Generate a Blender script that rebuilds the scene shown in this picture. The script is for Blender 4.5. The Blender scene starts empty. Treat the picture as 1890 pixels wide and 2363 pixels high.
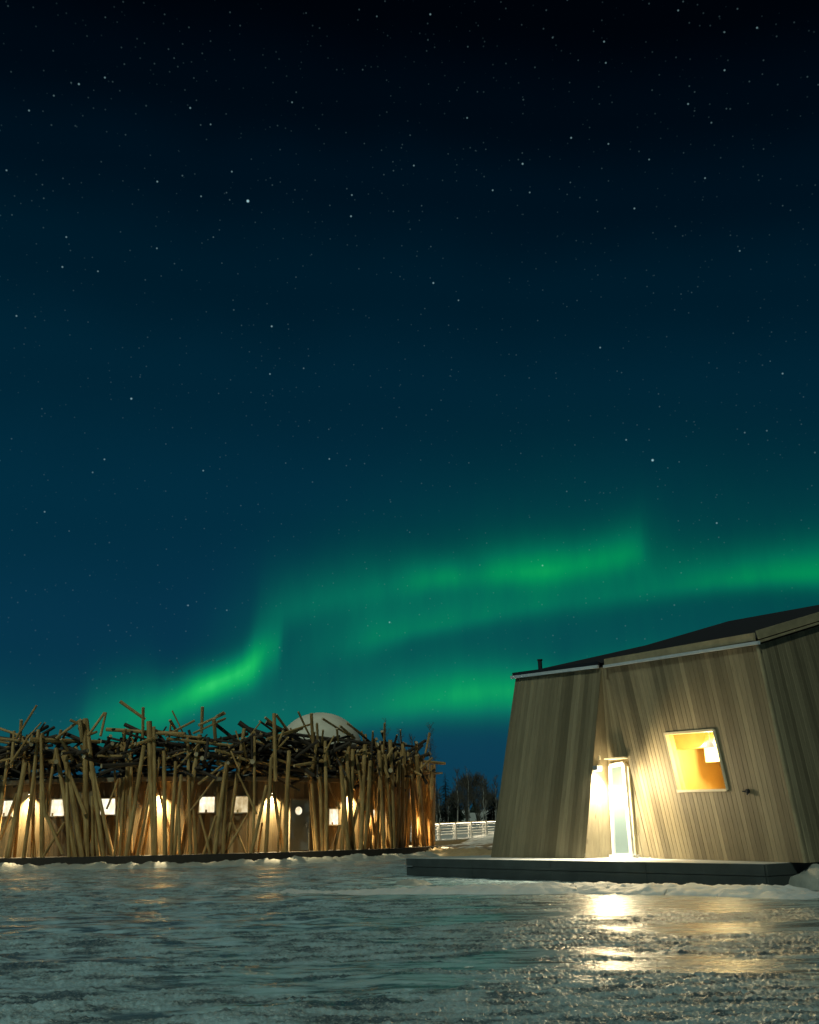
import bpy, math, random
import numpy as np
from mathutils import Vector, noise as mnoise, Matrix
random.seed(7)
S = bpy.context.scene
C = S.collection
# ------------------------------------------------------------------ camera
F, TH, ROLL, HC = 2200., math.atan((1920-1181.5)/2200.), math.radians(1.1), 1.2
def ray(px, py):                       # direction of a point of the photo (1890 x 2363)
    x, y = px-945, 1181.5-py
    c, s = math.cos(ROLL), math.sin(ROLL)
    x2, y2 = x*c+y*s, -x*s+y*c
    return Vector((x2, F*math.cos(TH)-y2*math.sin(TH), F*math.sin(TH)+y2*math.cos(TH)))
def atz(px, py, z):
    r = ray(px, py); t = (z-HC)/r.z; return Vector((r.x*t, r.y*t, z))
def aty(px, py, Y):
    r = ray(px, py); t = Y/r.y; return Vector((r.x*t, Y, HC+r.z*t))
def atplane(px, py, p, n):
    r = ray(px, py); o = Vector((0, 0, HC)); t = (p-o).dot(n)/r.dot(n); return o+r*t
cam = bpy.data.cameras.new('camera'); cam.sensor_fit = 'HORIZONTAL'; cam.sensor_width = 36
cam.lens = 36*F/1890; cam.clip_end = 6000; cam.clip_start = .1
co = bpy.data.objects.new('camera', cam); C.objects.link(co); S.camera = co
co.matrix_world = Matrix.Translation((0, 0, HC)) @ Matrix.Rotation(math.pi/2+TH, 4, 'X') @ Matrix.Rotation(-ROLL, 4, 'Z')
S.render.resolution_x, S.render.resolution_y = 819, 1024
S.view_settings.view_transform = 'Standard'; S.view_settings.look = 'None'
S.view_settings.exposure = 0; S.view_settings.gamma = 1
# ------------------------------------------------------------------ node helpers
class N:
    def __init__(s, tree): s.t = tree; s.t.nodes.clear()
    def n(s, typ, ins=None, **kw):
        nd = s.t.nodes.new(typ)
        for k, v in kw.items(): setattr(nd, k, v)
        for k, v in (ins or {}).items():
            sk = nd.inputs[k]
            if hasattr(v, 'is_output') or isinstance(v, bpy.types.NodeSocket): s.t.links.new(v, sk)
            else: sk.default_value = v
        return nd
    def m(s, op, a, b=0., c=None, clamp=False):
        d = {0: a, 1: b}
        if c is not None: d[2] = c
        return s.n('ShaderNodeMath', d, operation=op, use_clamp=clamp).outputs[0]
    def mix(s, f, a, b, blend='MIX'):
        nd = s.t.nodes.new('ShaderNodeMix'); nd.data_type = 'RGBA'; nd.blend_type = blend
        for i, v in ((0, f), (6, a), (7, b)):
            if isinstance(v, bpy.types.NodeSocket): s.t.links.new(v, nd.inputs[i])
            else: nd.inputs[i].default_value = v if i == 0 or len(v) == 4 else (*v, 1)
        return nd.outputs[2]
    def ramp(s, f, stops, interp='LINEAR'):
        nd = s.n('ShaderNodeValToRGB', {0: f}); e = nd.color_ramp.elements; nd.color_ramp.interpolation = interp
        while len(e) > 1: e.remove(e[-1])
        for i, (p, c) in enumerate(stops):
            el = e[0] if i == 0 else e.new(p)
            el.position = p; c = (c, c, c) if isinstance(c, (int, float)) else c; el.color = (*c, 1)
        return nd.outputs[0]
    def noise(s, vec, scale, detail=4, rough=.55, **kw):
        nd = s.n('ShaderNodeTexNoise', {'Scale': scale, 'Detail': detail, 'Roughness': rough}, **kw)
        if vec is not None: s.t.links.new(vec, nd.inputs['Vector'])
        return nd.outputs[0]
    def curve(s, f, pts):
        nd = s.n('ShaderNodeFloatCurve', {'Value': f}); cv = nd.mapping.curves[0]
        pts = sorted(pts); pts = [(0., pts[0][1])]+[p for p in pts if .002 < p[0] < .998]+[(1., pts[-1][1])]
        cv.points[0].location = pts[0]; cv.points[-1].location = pts[-1]
        for p in pts[1:-1]: cv.points.new(*p)
        
        for p in cv.points: p.handle_type = 'AUTO_CLAMPED'
        nd.mapping.use_clip = True; nd.mapping.update()
        return nd.outputs['Value']
def lin(r, g, b):
    f = lambda v: (v/255/12.92 if v <= 10 else ((v/255+.055)/1.055)**2.4)
    return (f(r), f(g), f(b))
# ------------------------------------------------------------------ sky: night gradient, aurora and stars (by direction)
world = bpy.data.worlds.new('World'); S.world = world; world.use_nodes = True
w = N(world.node_tree)
dirv = w.n('ShaderNodeTexCoord').outputs['Generated']
sep = w.n('ShaderNodeSeparateXYZ', {0: dirv})
DX, DY, DZ = sep.outputs
el = w.m('MULTIPLY', w.m('ARCSINE', DZ), 180/math.pi)           # elevation, degrees
az = w.m('MULTIPLY', w.m('ARCTAN2', DX, DY), 180/math.pi)       # azimuth from +Y, degrees
def azel(px, py):
    r = ray(px, py).normalized(); return math.degrees(math.atan2(r.x, r.y)), math.degrees(math.asin(r.z))
softn = w.noise(dirv, 3.2, 3, .5)
el_n = w.m('ADD', el, w.m('MULTIPLY', w.m('SUBTRACT', softn, .5), 5.))
el_t = w.m('ADD', el_n, w.m('MULTIPLY', w.m('MAXIMUM', az, 0.), .14))   # darker to the upper right
base = w.ramp(w.m('DIVIDE', el_t, 90.), [
    (0., lin(10, 58, 80)), (5/90, lin(12, 58, 82)), (11/90, lin(6, 52, 74)), (18/90, lin(2, 45, 64)), (26/90, lin(1, 36, 53)),
    (32/90, lin(0, 27, 42)), (37.5/90, lin(0, 17, 30)), (42/90, lin(0, 9, 19)), (47/90, lin(0, 3, 9)), (60/90, lin(0, 1, 5))], 'EASE')
a01 = w.m('DIVIDE', w.m('ADD', az, 45.), 90., clamp=True)
def band(pts, amp=1., soft=0):
    """pts: (px, py, intensity, softness above in px, softness below in px) along one aurora arc"""
    P = []
    for px, py, I, wu, wd in pts:
        a, e = azel(px, py); k = math.degrees(1/2300.)
        P.append(((a+45)/90, e/40, I, wu*k/12, wd*k/12))
    P.sort()
    c = w.m('MULTIPLY', w.curve(a01, [(p[0], p[1]) for p in P]), 40.)
    I = w.curve(a01, [(p[0], p[2]) for p in P])
    wu = w.m('MULTIPLY', w.curve(a01, [(p[0], p[3]) for p in P]), 12.)
    wd = w.m('MULTIPLY', w.curve(a01, [(p[0], p[4]) for p in P]), 12.)
    d = w.m('SUBTRACT', el, c)
    up = w.m('DIVIDE', w.m('MAXIMUM', d, 0.), wu); dn = w.m('DIVIDE', w.m('MAXIMUM', w.m('MULTIPLY', d, -1.), 0.), wd)
    t = w.m('ADD', w.m('POWER', up, 1.6), w.m('POWER', dn, 2.))
    return w.m('MULTIPLY', w.m('MULTIPLY', w.m('POWER', 2.718, w.m('MULTIPLY', t, -1.)), I), amp)
bands = [
    # the bright curl on the left
    band([(120, 1690, 0, 60, 40), (210, 1668, .22, 70, 55), (300, 1650, .40, 70, 60), (380, 1632, .55, 50, 50), (440, 1600, .78, 40, 45), (510, 1570, 1.0, 32, 38),
          (560, 1548, 1.0, 34, 42), (590, 1527, .8, 50, 50), (612, 1503, .46, 48, 55), (645, 1482, .24, 45, 60), (665, 1465, 0, 60, 60)], .92),
    # upper arc
    band([(560, 1440, 0, 70, 50), (610, 1420, .10, 80, 55), (700, 1395, .17, 70, 45), (850, 1362, .17, 70, 42), (930, 1345, .22, 55, 40), (1010, 1332, .34, 42, 32), (1050, 1330, .33, 40, 30), (1085, 1328, .22, 50, 32),
          (1130, 1322, .34, 52, 32), (1250, 1316, .48, 52, 34), (1350, 1300, .42, 48, 36), (1430, 1282, .40, 52, 38), (1475, 1268, .30, 60, 42), (1500, 1260, .08, 80, 60), (1540, 1255, .02, 90, 60), (1620, 1250, 0, 90, 60)], .92),
    # middle arc, running off to the right
    band([(600, 1520, 0, 100, 40), (760, 1490, .10, 90, 45), (900, 1462, .26, 80, 32), (960, 1448, .27, 80, 26), (1080, 1425, .24, 95, 26), (1200, 1400, .24, 90, 28), (1350, 1378, .22, 85, 32), (1500, 1358, .24, 75, 30), (1650, 1338, .36, 55, 28),
          (1780, 1325, .46, 52, 30), (1890, 1320, .5, 56, 32), (2100, 1300, .4, 60, 40), (2500, 1330, 0, 60, 40)], .85),
    # lowest arc between the buildings
    band([(380, 1690, .1, 90, 60), (560, 1668, .22, 80, 60), (700, 1660, .22, 90, 55), (820, 1645, .30, 85, 40), (930, 1620, .50, 68, 46), (1030, 1605, .64, 62, 48), (1150, 1595, .70, 58, 52), (1300, 1590, .5, 50, 50),
          (1500, 1560, .3, 60, 50), (1800, 1540, .2, 60, 50), (2300, 1540, 0, 60, 50)], .88),
    # wide teal veil
    band([(350, 1600, 0, 150, 90), (600, 1530, .09, 170, 110), (850, 1450, .12, 190, 200), (1100, 1400, .12, 210, 220), (1350, 1380, .11, 220, 220),
          (1600, 1360, .09, 220, 200), (1890, 1340, .09, 200, 200), (2400, 1420, 0, 250, 120)]),
]
aur = bands[0]
for b in bands[1:]: aur = w.m('ADD', aur, b)
wob = w.n('ShaderNodeMapping', {'Vector': dirv, 'Scale': (34., 34., 4.)}).outputs[0]
aur = w.m('MULTIPLY', aur, w.m('ADD', .62, w.m('MULTIPLY', w.noise(wob, 1., 5, .62), .5)))
aurc = w.ramp(aur, [(0., (0, 0, 0)), (.25, (0., .118, .034)), (.5, (0., .245, .040)), (.8, (.006, .43, .052)), (1., (.03, .60, .09))])
# stars
def starlayer(scale, rad, gain, pw, thr):
    v = w.n('ShaderNodeTexVoronoi', {'Vector': dirv, 'Scale': scale})
    d = w.m('DIVIDE', v.outputs['Distance'], rad*scale)
    s = w.m('SUBTRACT', 1., d, clamp=True)
    r = w.n('ShaderNodeSeparateColor', {0: v.outputs['Color']}).outputs[0]
    b = w.m('POWER', w.m('DIVIDE', w.m('MAXIMUM', w.m('SUBTRACT', r, thr), 0.), 1-thr), pw)
    return w.m('MULTIPLY', w.m('MULTIPLY', s, b), gain)
stars = w.m('ADD', w.m('ADD', starlayer(48., .0011, .27, 2.0, .1), starlayer(150., .0010, .07, 1.2, .45)), starlayer(110., .0010, .11, 1.4, .3))
LIST = [(572,464,3.2),(182,194,1.),(439,249,.8),(363,419,.9),(810,499,1.1),(812,450,.7),(535,396,.7),(362,573,.6),(144,616,.9),(226,626,.6),
 (38,729,.8),(627,753,1.3),(15,393,.7),(623,863,.8),(486,287,.5),(242,179,.7),(464,453,.6),(153,547,.7),(67,255,.7),(674,236,.5),(993,33,.8),
 (1565,24,.5),(1747,64,.7),(1394,96,.7),(1398,145,.5),(1672,162,.7),(1588,240,.6),(1318,318,.9),(1404,332,.6),(1206,378,1.2),(1137,439,.8),
 (1464,481,.8),(1627,411,.6),(1000,653,1.2),(1058,693,.6),(1707,579,.6),(1385,802,.9),(1806,862,.9),(1498,368,.5),(955,382,.7),(1078,272,.5),
 (1506,1062,2.6),(303,920,1.6),(1445,1015,.8),(469,1086,.8),(434,1397,.7),(899,1436,1.),(1252,1305,.9),(1654,1207,.9),(760,1059,.8),(103,1181,.7),(241,1060,.8)]
for px, py, I in LIST:
    dv = w.n('ShaderNodeVectorMath', {0: dirv, 1: ray(px, py).normalized()}, operation='DISTANCE').outputs['Value']
    rad = .0009+.00026*I
    stars = w.m('ADD', stars, w.m('MULTIPLY', w.m('SUBTRACT', 1., w.m('DIVIDE', dv, rad), clamp=True), .14+I*.25))
stars = w.m('MULTIPLY', stars, w.m('GREATER_THAN', el, 6.))
starc = w.mix(1., (.52, .85, .9), stars, 'MULTIPLY')
sk = w.mix(1., w.mix(1., base, aurc, 'ADD'), starc, 'ADD')
bg = w.n('ShaderNodeBackground', {'Color': sk, 'Strength': 1.})
w.t.links.new(bg.outputs[0], w.n('ShaderNodeOutputWorld').inputs[0])
world.cycles.sampling_method = 'MANUAL'; world.cycles.sample_map_resolution = 256
# added cool fill from behind the camera, making up for weak skylight
moon_fill = bpy.data.lights.new('moon_fill', 'SUN'); moon_fill.energy = .88; moon_fill.angle = math.radians(1.2); moon_fill.color = (.82, 1., .82)
mo = bpy.data.objects.new('moon_fill', moon_fill); C.objects.link(mo)
mo.rotation_euler = Vector((.28, .66, -.68)).to_track_quat('-Z', 'Y').to_euler()
# ------------------------------------------------------------------ object helpers
def tag(o, label=None, cat=None, group=None, kind=None):
    if label: o['label'] = label
    if cat: o['category'] = cat
    if group: o['group'] = group
    if kind: o['kind'] = kind
    return o
def empty(name, loc, label, cat, group=None):
    o = bpy.data.objects.new(name, None); C.objects.link(o); o.location = loc; tag(o, label, cat, group); return o
class MB:
    def __init__(s): s.v = []; s.f = []; s.mi = []; s.uv = []
    def add(s, vs, fs, mi=0, uv=None):
        b = len(s.v); s.v += [tuple(v) for v in vs]
        for k, f in enumerate(fs):
            s.f.append(tuple(i+b for i in f)); s.mi.append(mi if isinstance(mi, int) else mi[k])
            s.uv.append(uv[k] if uv else [(0, 0)]*len(f))
    def box(s, c, X, Y, Z, mi=0):          # centre and three half-axis vectors
        c, X, Y, Z = map(Vector, (c, X, Y, Z))
        vs = [c+X*a+Y*b+Z*d for d in (-1, 1) for a, b in ((-1, -1), (1, -1), (1, 1), (-1, 1))]
        fs = [(0, 3, 2, 1), (4, 5, 6, 7), (0, 1, 5, 4), (1, 2, 6, 5), (2, 3, 7, 6), (3, 0, 4, 7)]
        if X.cross(Y).dot(Z) < 0: fs = [f[::-1] for f in fs]
        s.add(vs, fs, mi)
    def beam(s, a, b, h, t, up=(0, 0, 1), mi=0):    # bar from a to b, height h along up, thickness t
        a, b = Vector(a), Vector(b); d = b-a; up = Vector(up); side = d.cross(up).normalized(); u2 = side.cross(d).normalized()
        s.box((a+b)/2, d/2, side*t/2, u2*h/2, mi)
    def tube(s, a, b, r0, r1, seg=8, rings=2, bend=0., cap=0, mi=0, rough=0.):
        a, b = Vector(a), Vector(b); d = (b-a); L = d.length; d.normalize()
        x = d.orthogonal().normalized(); y = d.cross(x)
        bx, by = random.uniform(-1, 1)*bend*L, random.uniform(-1, 1)*bend*L
        vs = []; fs = []; uv = []; off = random.uniform(0, 50)
        for i in range(rings):
            t = i/(rings-1); k = math.sin(math.pi*t); o = a+d*L*t+x*bx*k+y*by*k; r = r0+(r1-r0)*t
            for j in range(seg):
                an = 2*math.pi*j/seg; rr = r*(1+random.uniform(-rough, rough)); vs.append(o+(x*math.cos(an)+y*math.sin(an))*rr)
        for i in range(rings-1):
            for j in range(seg):
                k = (j+1) % seg; fs.append((i*seg+j, i*seg+k, (i+1)*seg+k, (i+1)*seg+j))
                v0, v1 = off+L*i/(rings-1), off+L*(i+1)/(rings-1)
                uv.append([(j/seg+off, v0), ((j+1)/seg+off, v0), ((j+1)/seg+off, v1), (j/seg+off, v1)])
        m = [mi]*len(fs)
        fs.append(tuple(range(seg))[::-1]); m.append(cap); uv.append([(0, 0)]*seg)
        fs.append(tuple((rings-1)*seg+j for j in range(seg))); m.append(cap); uv.append([(0, 0)]*seg)
        s.add(vs, fs, m, uv)
    def build(s, name, mats, parent=None, smooth=False, loc=None):
        me = bpy.data.meshes.new(name)
        off = Vector(loc) if loc is not None else (parent.location.copy() if parent is not None and parent.parent is None else Vector((0, 0, 0)))
        if parent is not None:
            off = Vector((0, 0, 0)); q = parent
            while q is not None: off += q.location; q = q.parent
        me.from_pydata([tuple(Vector(v)-off) for v in s.v], [], s.f)
        for m in (mats if isinstance(mats, (list, tuple)) else [mats]): me.materials.append(m)
        me.polygons.foreach_set('material_index', s.mi)
        uvl = me.uv_layers.new(name='UVMap'); uvl.data.foreach_set('uv', [c for f in s.uv for p in f for c in p])
        if smooth: me.polygons.foreach_set('use_smooth', [True]*len(s.f))
        me.update(); me.validate()
        o = bpy.data.objects.new(name, me); C.objects.link(o)
        if parent is not None: o.parent = parent
        elif loc is not None: o.location = off
        return o
# ------------------------------------------------------------------ materials
def mat(name):
    m = bpy.data.materials.new(name); m.use_nodes = True; return m, N(m.node_tree)
def finish(g, sh, disp=None):
    g.t.links.new(sh, g.n('ShaderNodeOutputMaterial').inputs[0])
def simple(name, col, rough=.6, metal=0., emit=None, es=0., vary=.12, scale=6.):
    m, g = mat(name); pos = g.n('ShaderNodeTexCoord').outputs['Object']
    nz = g.noise(pos, scale, 4)
    c = g.mix(g.m('MULTIPLY', nz, 1.), tuple(v*(1-vary*2) for v in col), tuple(min(1, v*(1+vary)) for v in col))
    ins = {'Base Color': c, 'Roughness': rough, 'Metallic': metal}
    if emit: ins['Emission Color'] = (*emit, 1); ins['Emission Strength'] = es
    b = g.n('ShaderNodeBsdfPrincipled', ins); finish(g, b.outputs[0]); return m
def litpane(name, c0, c1, s0, s1):
    m, g = mat(name); pos = g.n('ShaderNodeTexCoord').outputs['Object']
    n1 = g.noise(g.n('ShaderNodeMapping', {'Vector': pos, 'Scale': (2.2, 2.2, .7)}).outputs[0], 1.6, 3, .5); n2 = g.noise(pos, 3.5, 2)
    t = g.ramp(g.m('ADD', g.m('MULTIPLY', n1, .6), g.m('MULTIPLY', n2, .4)), [(.38, 0.), (.6, 1.)])
    finish(g, g.n('ShaderNodeEmission', {'Color': g.mix(t, c0, c1), 'Strength': g.m('ADD', s0, g.m('MULTIPLY', t, s1-s0))}).outputs[0]); return m
def emission(name, col, st):
    m, g = mat(name); finish(g, g.n('ShaderNodeEmission', {'Color': (*col, 1), 'Strength': st}).outputs[0]); return m
def planks(name, c0, c1, stain=.5, rough=.65):
    """upright sawn boards: UV.x counts the boards, UV.y is metres upward"""
    m, g = mat(name); uv = g.n('ShaderNodeUVMap', uv_map='UVMap').outputs[0]
    s = g.n('ShaderNodeSeparateXYZ', {0: uv}); u, v = s.outputs[0], s.outputs[1]
    idn = g.m('FLOOR', u); rnd = g.n('ShaderNodeTexWhiteNoise', {'W': idn}, noise_dimensions='1D').outputs[0]
    grp = g.noise(g.n('ShaderNodeCombineXYZ', {0: g.m('MULTIPLY', idn, .31), 1: 7.3}).outputs[0], 1., 1)
    gv = g.n('ShaderNodeCombineXYZ', {0: g.m('MULTIPLY', u, 3.), 1: g.m('MULTIPLY', v, 1.0), 2: g.m('MULTIPLY', rnd, 19.)}).outputs[0]
    grain = g.noise(gv, 2.2, 7, .68)
    fine = g.noise(g.n('ShaderNodeCombineXYZ', {0: g.m('MULTIPLY', u, 16.), 1: g.m('MULTIPLY', v, 1.1), 2: g.m('MULTIPLY', rnd, 9.)}).outputs[0], 2., 4, .6)
    f = g.m('ADD', g.m('MULTIPLY', rnd, .40), g.m('MULTIPLY', grain, .62)); f = g.m('ADD', f, g.m('MULTIPLY', g.m('SUBTRACT', grp, .5), .9))
    r3 = g.n('ShaderNodeTexWhiteNoise', {'W': g.m('FLOOR', g.m('DIVIDE', g.m('ADD', u, .01), 3.))}, noise_dimensions='1D').outputs[0]
    f = g.m('ADD', f, g.m('MULTIPLY', g.m('SUBTRACT', r3, .5), .35))
    f = g.m('ADD', f, g.m('MULTIPLY', g.m('SUBTRACT', fine, .5), .35))
    col = g.ramp(f, [(.2, c0), (.62, tuple((a+b)/2 for a, b in zip(c0, c1))), (.95, c1)])
    knot = g.n('ShaderNodeTexVoronoi', {'Vector': g.n('ShaderNodeCombineXYZ', {0: g.m('ADD', u, .3), 1: g.m('MULTIPLY', v, .9)}).outputs[0], 'Scale': 1.1}).outputs['Distance']
    kn = g.ramp(knot, [(0., 1.), (.05, .8), (.085, 0.)])
    col = g.mix(g.m('MULTIPLY', kn, .55), col, tuple(x*.35 for x in c0))
    st = g.noise(g.n('ShaderNodeCombineXYZ', {0: g.m('MULTIPLY', u, .55), 1: g.m('MULTIPLY', v, .35), 2: 3.}).outputs[0], 1.6, 5, .65)
    col = g.mix(g.m('MULTIPLY', g.ramp(st, [(.48, 0.), (.68, 1.)]), stain), col, (.10, .085, .05))
    bp = g.n('ShaderNodeBump', {'Strength': .35, 'Distance': .01, 'Height': g.m('ADD', grain, g.m('MULTIPLY', fine, .5))})
    b = g.n('ShaderNodeBsdfPrincipled', {'Base Color': col, 'Roughness': rough, 'Normal': bp.outputs[0]}); finish(g, b.outputs[0]); return m
M = {}
M['cabin'] = planks('weathered_boards', (.13, .105, .058), (.35, .29, .175), .35)
M['ringwall'] = planks('ring_wall_boards', (.13, .09, .042), (.38, .29, .15), .35)
def logmat():
    m, g = mat('peeled_log'); uv = g.n('ShaderNodeUVMap', uv_map='UVMap').outputs[0]
    s = g.n('ShaderNodeSeparateXYZ', {0: uv}); u, v = s.outputs[0], s.outputs[1]
    gv = g.n('ShaderNodeCombineXYZ', {0: g.m('MULTIPLY', u, 5.), 1: g.m('MULTIPLY', v, .9)}).outputs[0]
    gr = g.noise(gv, 1.8, 6, .7)
    big = g.noise(g.n('ShaderNodeCombineXYZ', {0: g.m('MULTIPLY', u, .7), 1: g.m('MULTIPLY', v, .5)}).outputs[0], 1.3, 3)
    col = g.ramp(g.m('ADD', g.m('MULTIPLY', gr, .6), g.m('MULTIPLY', big, .5)), [(.28, (.09, .045, .012)), (.5, (.34, .20, .062)), (.72, (.68, .45, .18))])
    bp = g.n('ShaderNodeBump', {'Strength': .5, 'Distance': .02, 'Height': gr})
    b = g.n('ShaderNodeBsdfPrincipled', {'Base Color': col, 'Roughness': .7, 'Normal': bp.outputs[0]}); finish(g, b.outputs[0]); return m
M['log'] = logmat()
M['logdark'] = simple('shaded_log', (.06, .042, .026), .8, vary=.45, scale=1.3)  # heap logs out of the lamplight, shade put into the colour
M['logend'] = simple('sawn_log_end', (.58, .45, .26), .7, vary=.3, scale=3)
M['metal'] = simple('white_flashing', (.62, .68, .70), .35, .2, vary=.08)
M['fascia'] = simple('fascia_board', (.42, .34, .20), .6, vary=.3, scale=3)
M['roof'] = simple('black_roof_felt', (.012, .013, .016), .85)
M['black'] = simple('black_metal', (.015, .015, .017), .5)
M['white'] = simple('white_paint', (.8, .8, .78), .4, vary=.03)
M['cream'] = simple('cream_trim', (.62, .55, .38), .5)
M['deck'] = simple('dark_deck_wood', (.055, .068, .066), .7, vary=.35, scale=2.2)
M['decktop'] = simple('pale_deck_boards', (.50, .52, .50), .6, vary=.2, scale=4)  # pale tone for the top boards
M['ringdeck'] = simple('dark_platform_wood', (.035, .028, .02), .8, vary=.3)
M['eave'] = simple('eave_board', (.30, .25, .16), .6, vary=.3)
M['greydoor'] = simple('grey_door_paint', (.20, .235, .235), .5, vary=.12, scale=3)
M['steel'] = simple('steel', (.6, .6, .58), .3, .8)
M['canvas'] = simple('pale_dome_canvas', (.85, .80, .64), .7, vary=.18, scale=1.5)
M['rail'] = simple('white_painted_rail', (.75, .73, .66), .5)
M['tan'] = simple('tan_gangway_wood', (.42, .33, .18), .6, vary=.25)
M['lampglow'] = emission('lamp_glow', (1, .88, .62), 12)
M['pane'] = litpane('lit_pane', (1., .84, .52), (1., .94, .76), .95, 1.55)
M['warmpane'] = litpane('warm_lit_pane', (1., .72, .34), (1., .84, .50), .45, .85)
M['trunk'] = simple('birch_bark', (.34, .33, .29), .8, vary=.4, scale=3)
M['twig'] = simple('bare_twigs', (.085, .075, .055), .9, vary=.3)
M['needle'] = simple('spruce_needles', (.022, .034, .022), .9, vary=.5, scale=.9)
M['room'] = simple('ochre_room_wall', (.78, .60, .24), .7, vary=.1, scale=1.5)
M['curtain'] = simple('ochre_curtain', (.70, .52, .20), .9, vary=.2, scale=4)
M['linen'] = simple('cream_linen', (.75, .68, .5), .9, vary=.1)
def snowmat(name, c0, c1, rough=.55):
    m, g = mat(name); pos = g.n('ShaderNodeTexCoord').outputs['Object']
    a = g.noise(pos, 3., 5, .6); f = g.noise(pos, 22., 4, .7)
    col = g.mix(a, c0, c1)
    bp = g.n('ShaderNodeBump', {'Strength': .7, 'Distance': .05, 'Height': g.m('ADD', a, g.m('MULTIPLY', f, .45))})
    b = g.n('ShaderNodeBsdfPrincipled', {'Base Color': col, 'Roughness': rough, 'Normal': bp.outputs[0]}); finish(g, b.outputs[0]); return m
M['snow'] = snowmat('old_snow', (.62, .66, .66), (.84, .87, .86))
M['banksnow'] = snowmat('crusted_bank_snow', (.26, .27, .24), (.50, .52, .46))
M['brownsnow'] = snowmat('brown_snow', (.34, .22, .10), (.66, .50, .30))  # brown-toned snow for the shore fringe
def glass():
    m, g = mat('window_glass')
    t = g.n('ShaderNodeBsdfTransparent', {'Color': (.95, .95, .9, 1)}); r = g.n('ShaderNodeBsdfGlossy', {'Roughness': .02, 'Color': (1, 1, 1, 1)})
    fr = g.n('ShaderNodeFresnel', {'IOR': 1.45})
    mx = g.n('ShaderNodeMixShader', {0: fr.outputs[0], 1: t.outputs[0], 2: r.outputs[0]}); finish(g, mx.outputs[0]); return m
M['glass'] = glass()
# ------------------------------------------------------------------ frozen river: one sheet, finely meshed where it is near
def vnoise(x, y, seed=0):
    xi, yi = np.floor(x).astype(np.int64), np.floor(y).astype(np.int64); xf, yf = x-xi, y-yi
    u, v = xf*xf*xf*(xf*(xf*6-15)+10), yf*yf*yf*(yf*(yf*6-15)+10)
    def h(a, b):
        n = (a*374761393+b*668265263+seed*974634777) & 0xffffffff
        n = ((n ^ (n >> 13))*1274126177) & 0xffffffff
        return ((n ^ (n >> 16)) & 0xffff)/65535.
    return (h(xi, yi)*(1-u)+h(xi+1, yi)*u)*(1-v)+(h(xi, yi+1)*(1-u)+h(xi+1, yi+1)*u)*v
def fbm(x, y, oct=4, seed=0, g=.5):
    s, a, t = 0., 1., 0.
    for o in range(oct):
        s = s+a*vnoise(x*2**o+17.3*o, y*2**o-9.1*o, seed+o); t += a; a *= g
    return s/t
def sstep(a, b, x): t = np.clip((x-a)/(b-a), 0, 1); return t*t*(3-2*t)
def patch(X, Y, cx, cy, rx, ry):       # soft blob, 1 inside
    d = np.sqrt(((X-cx)/rx)**2+((Y-cy)/ry)**2); return 1-sstep(.6, 1.25, d)
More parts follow.
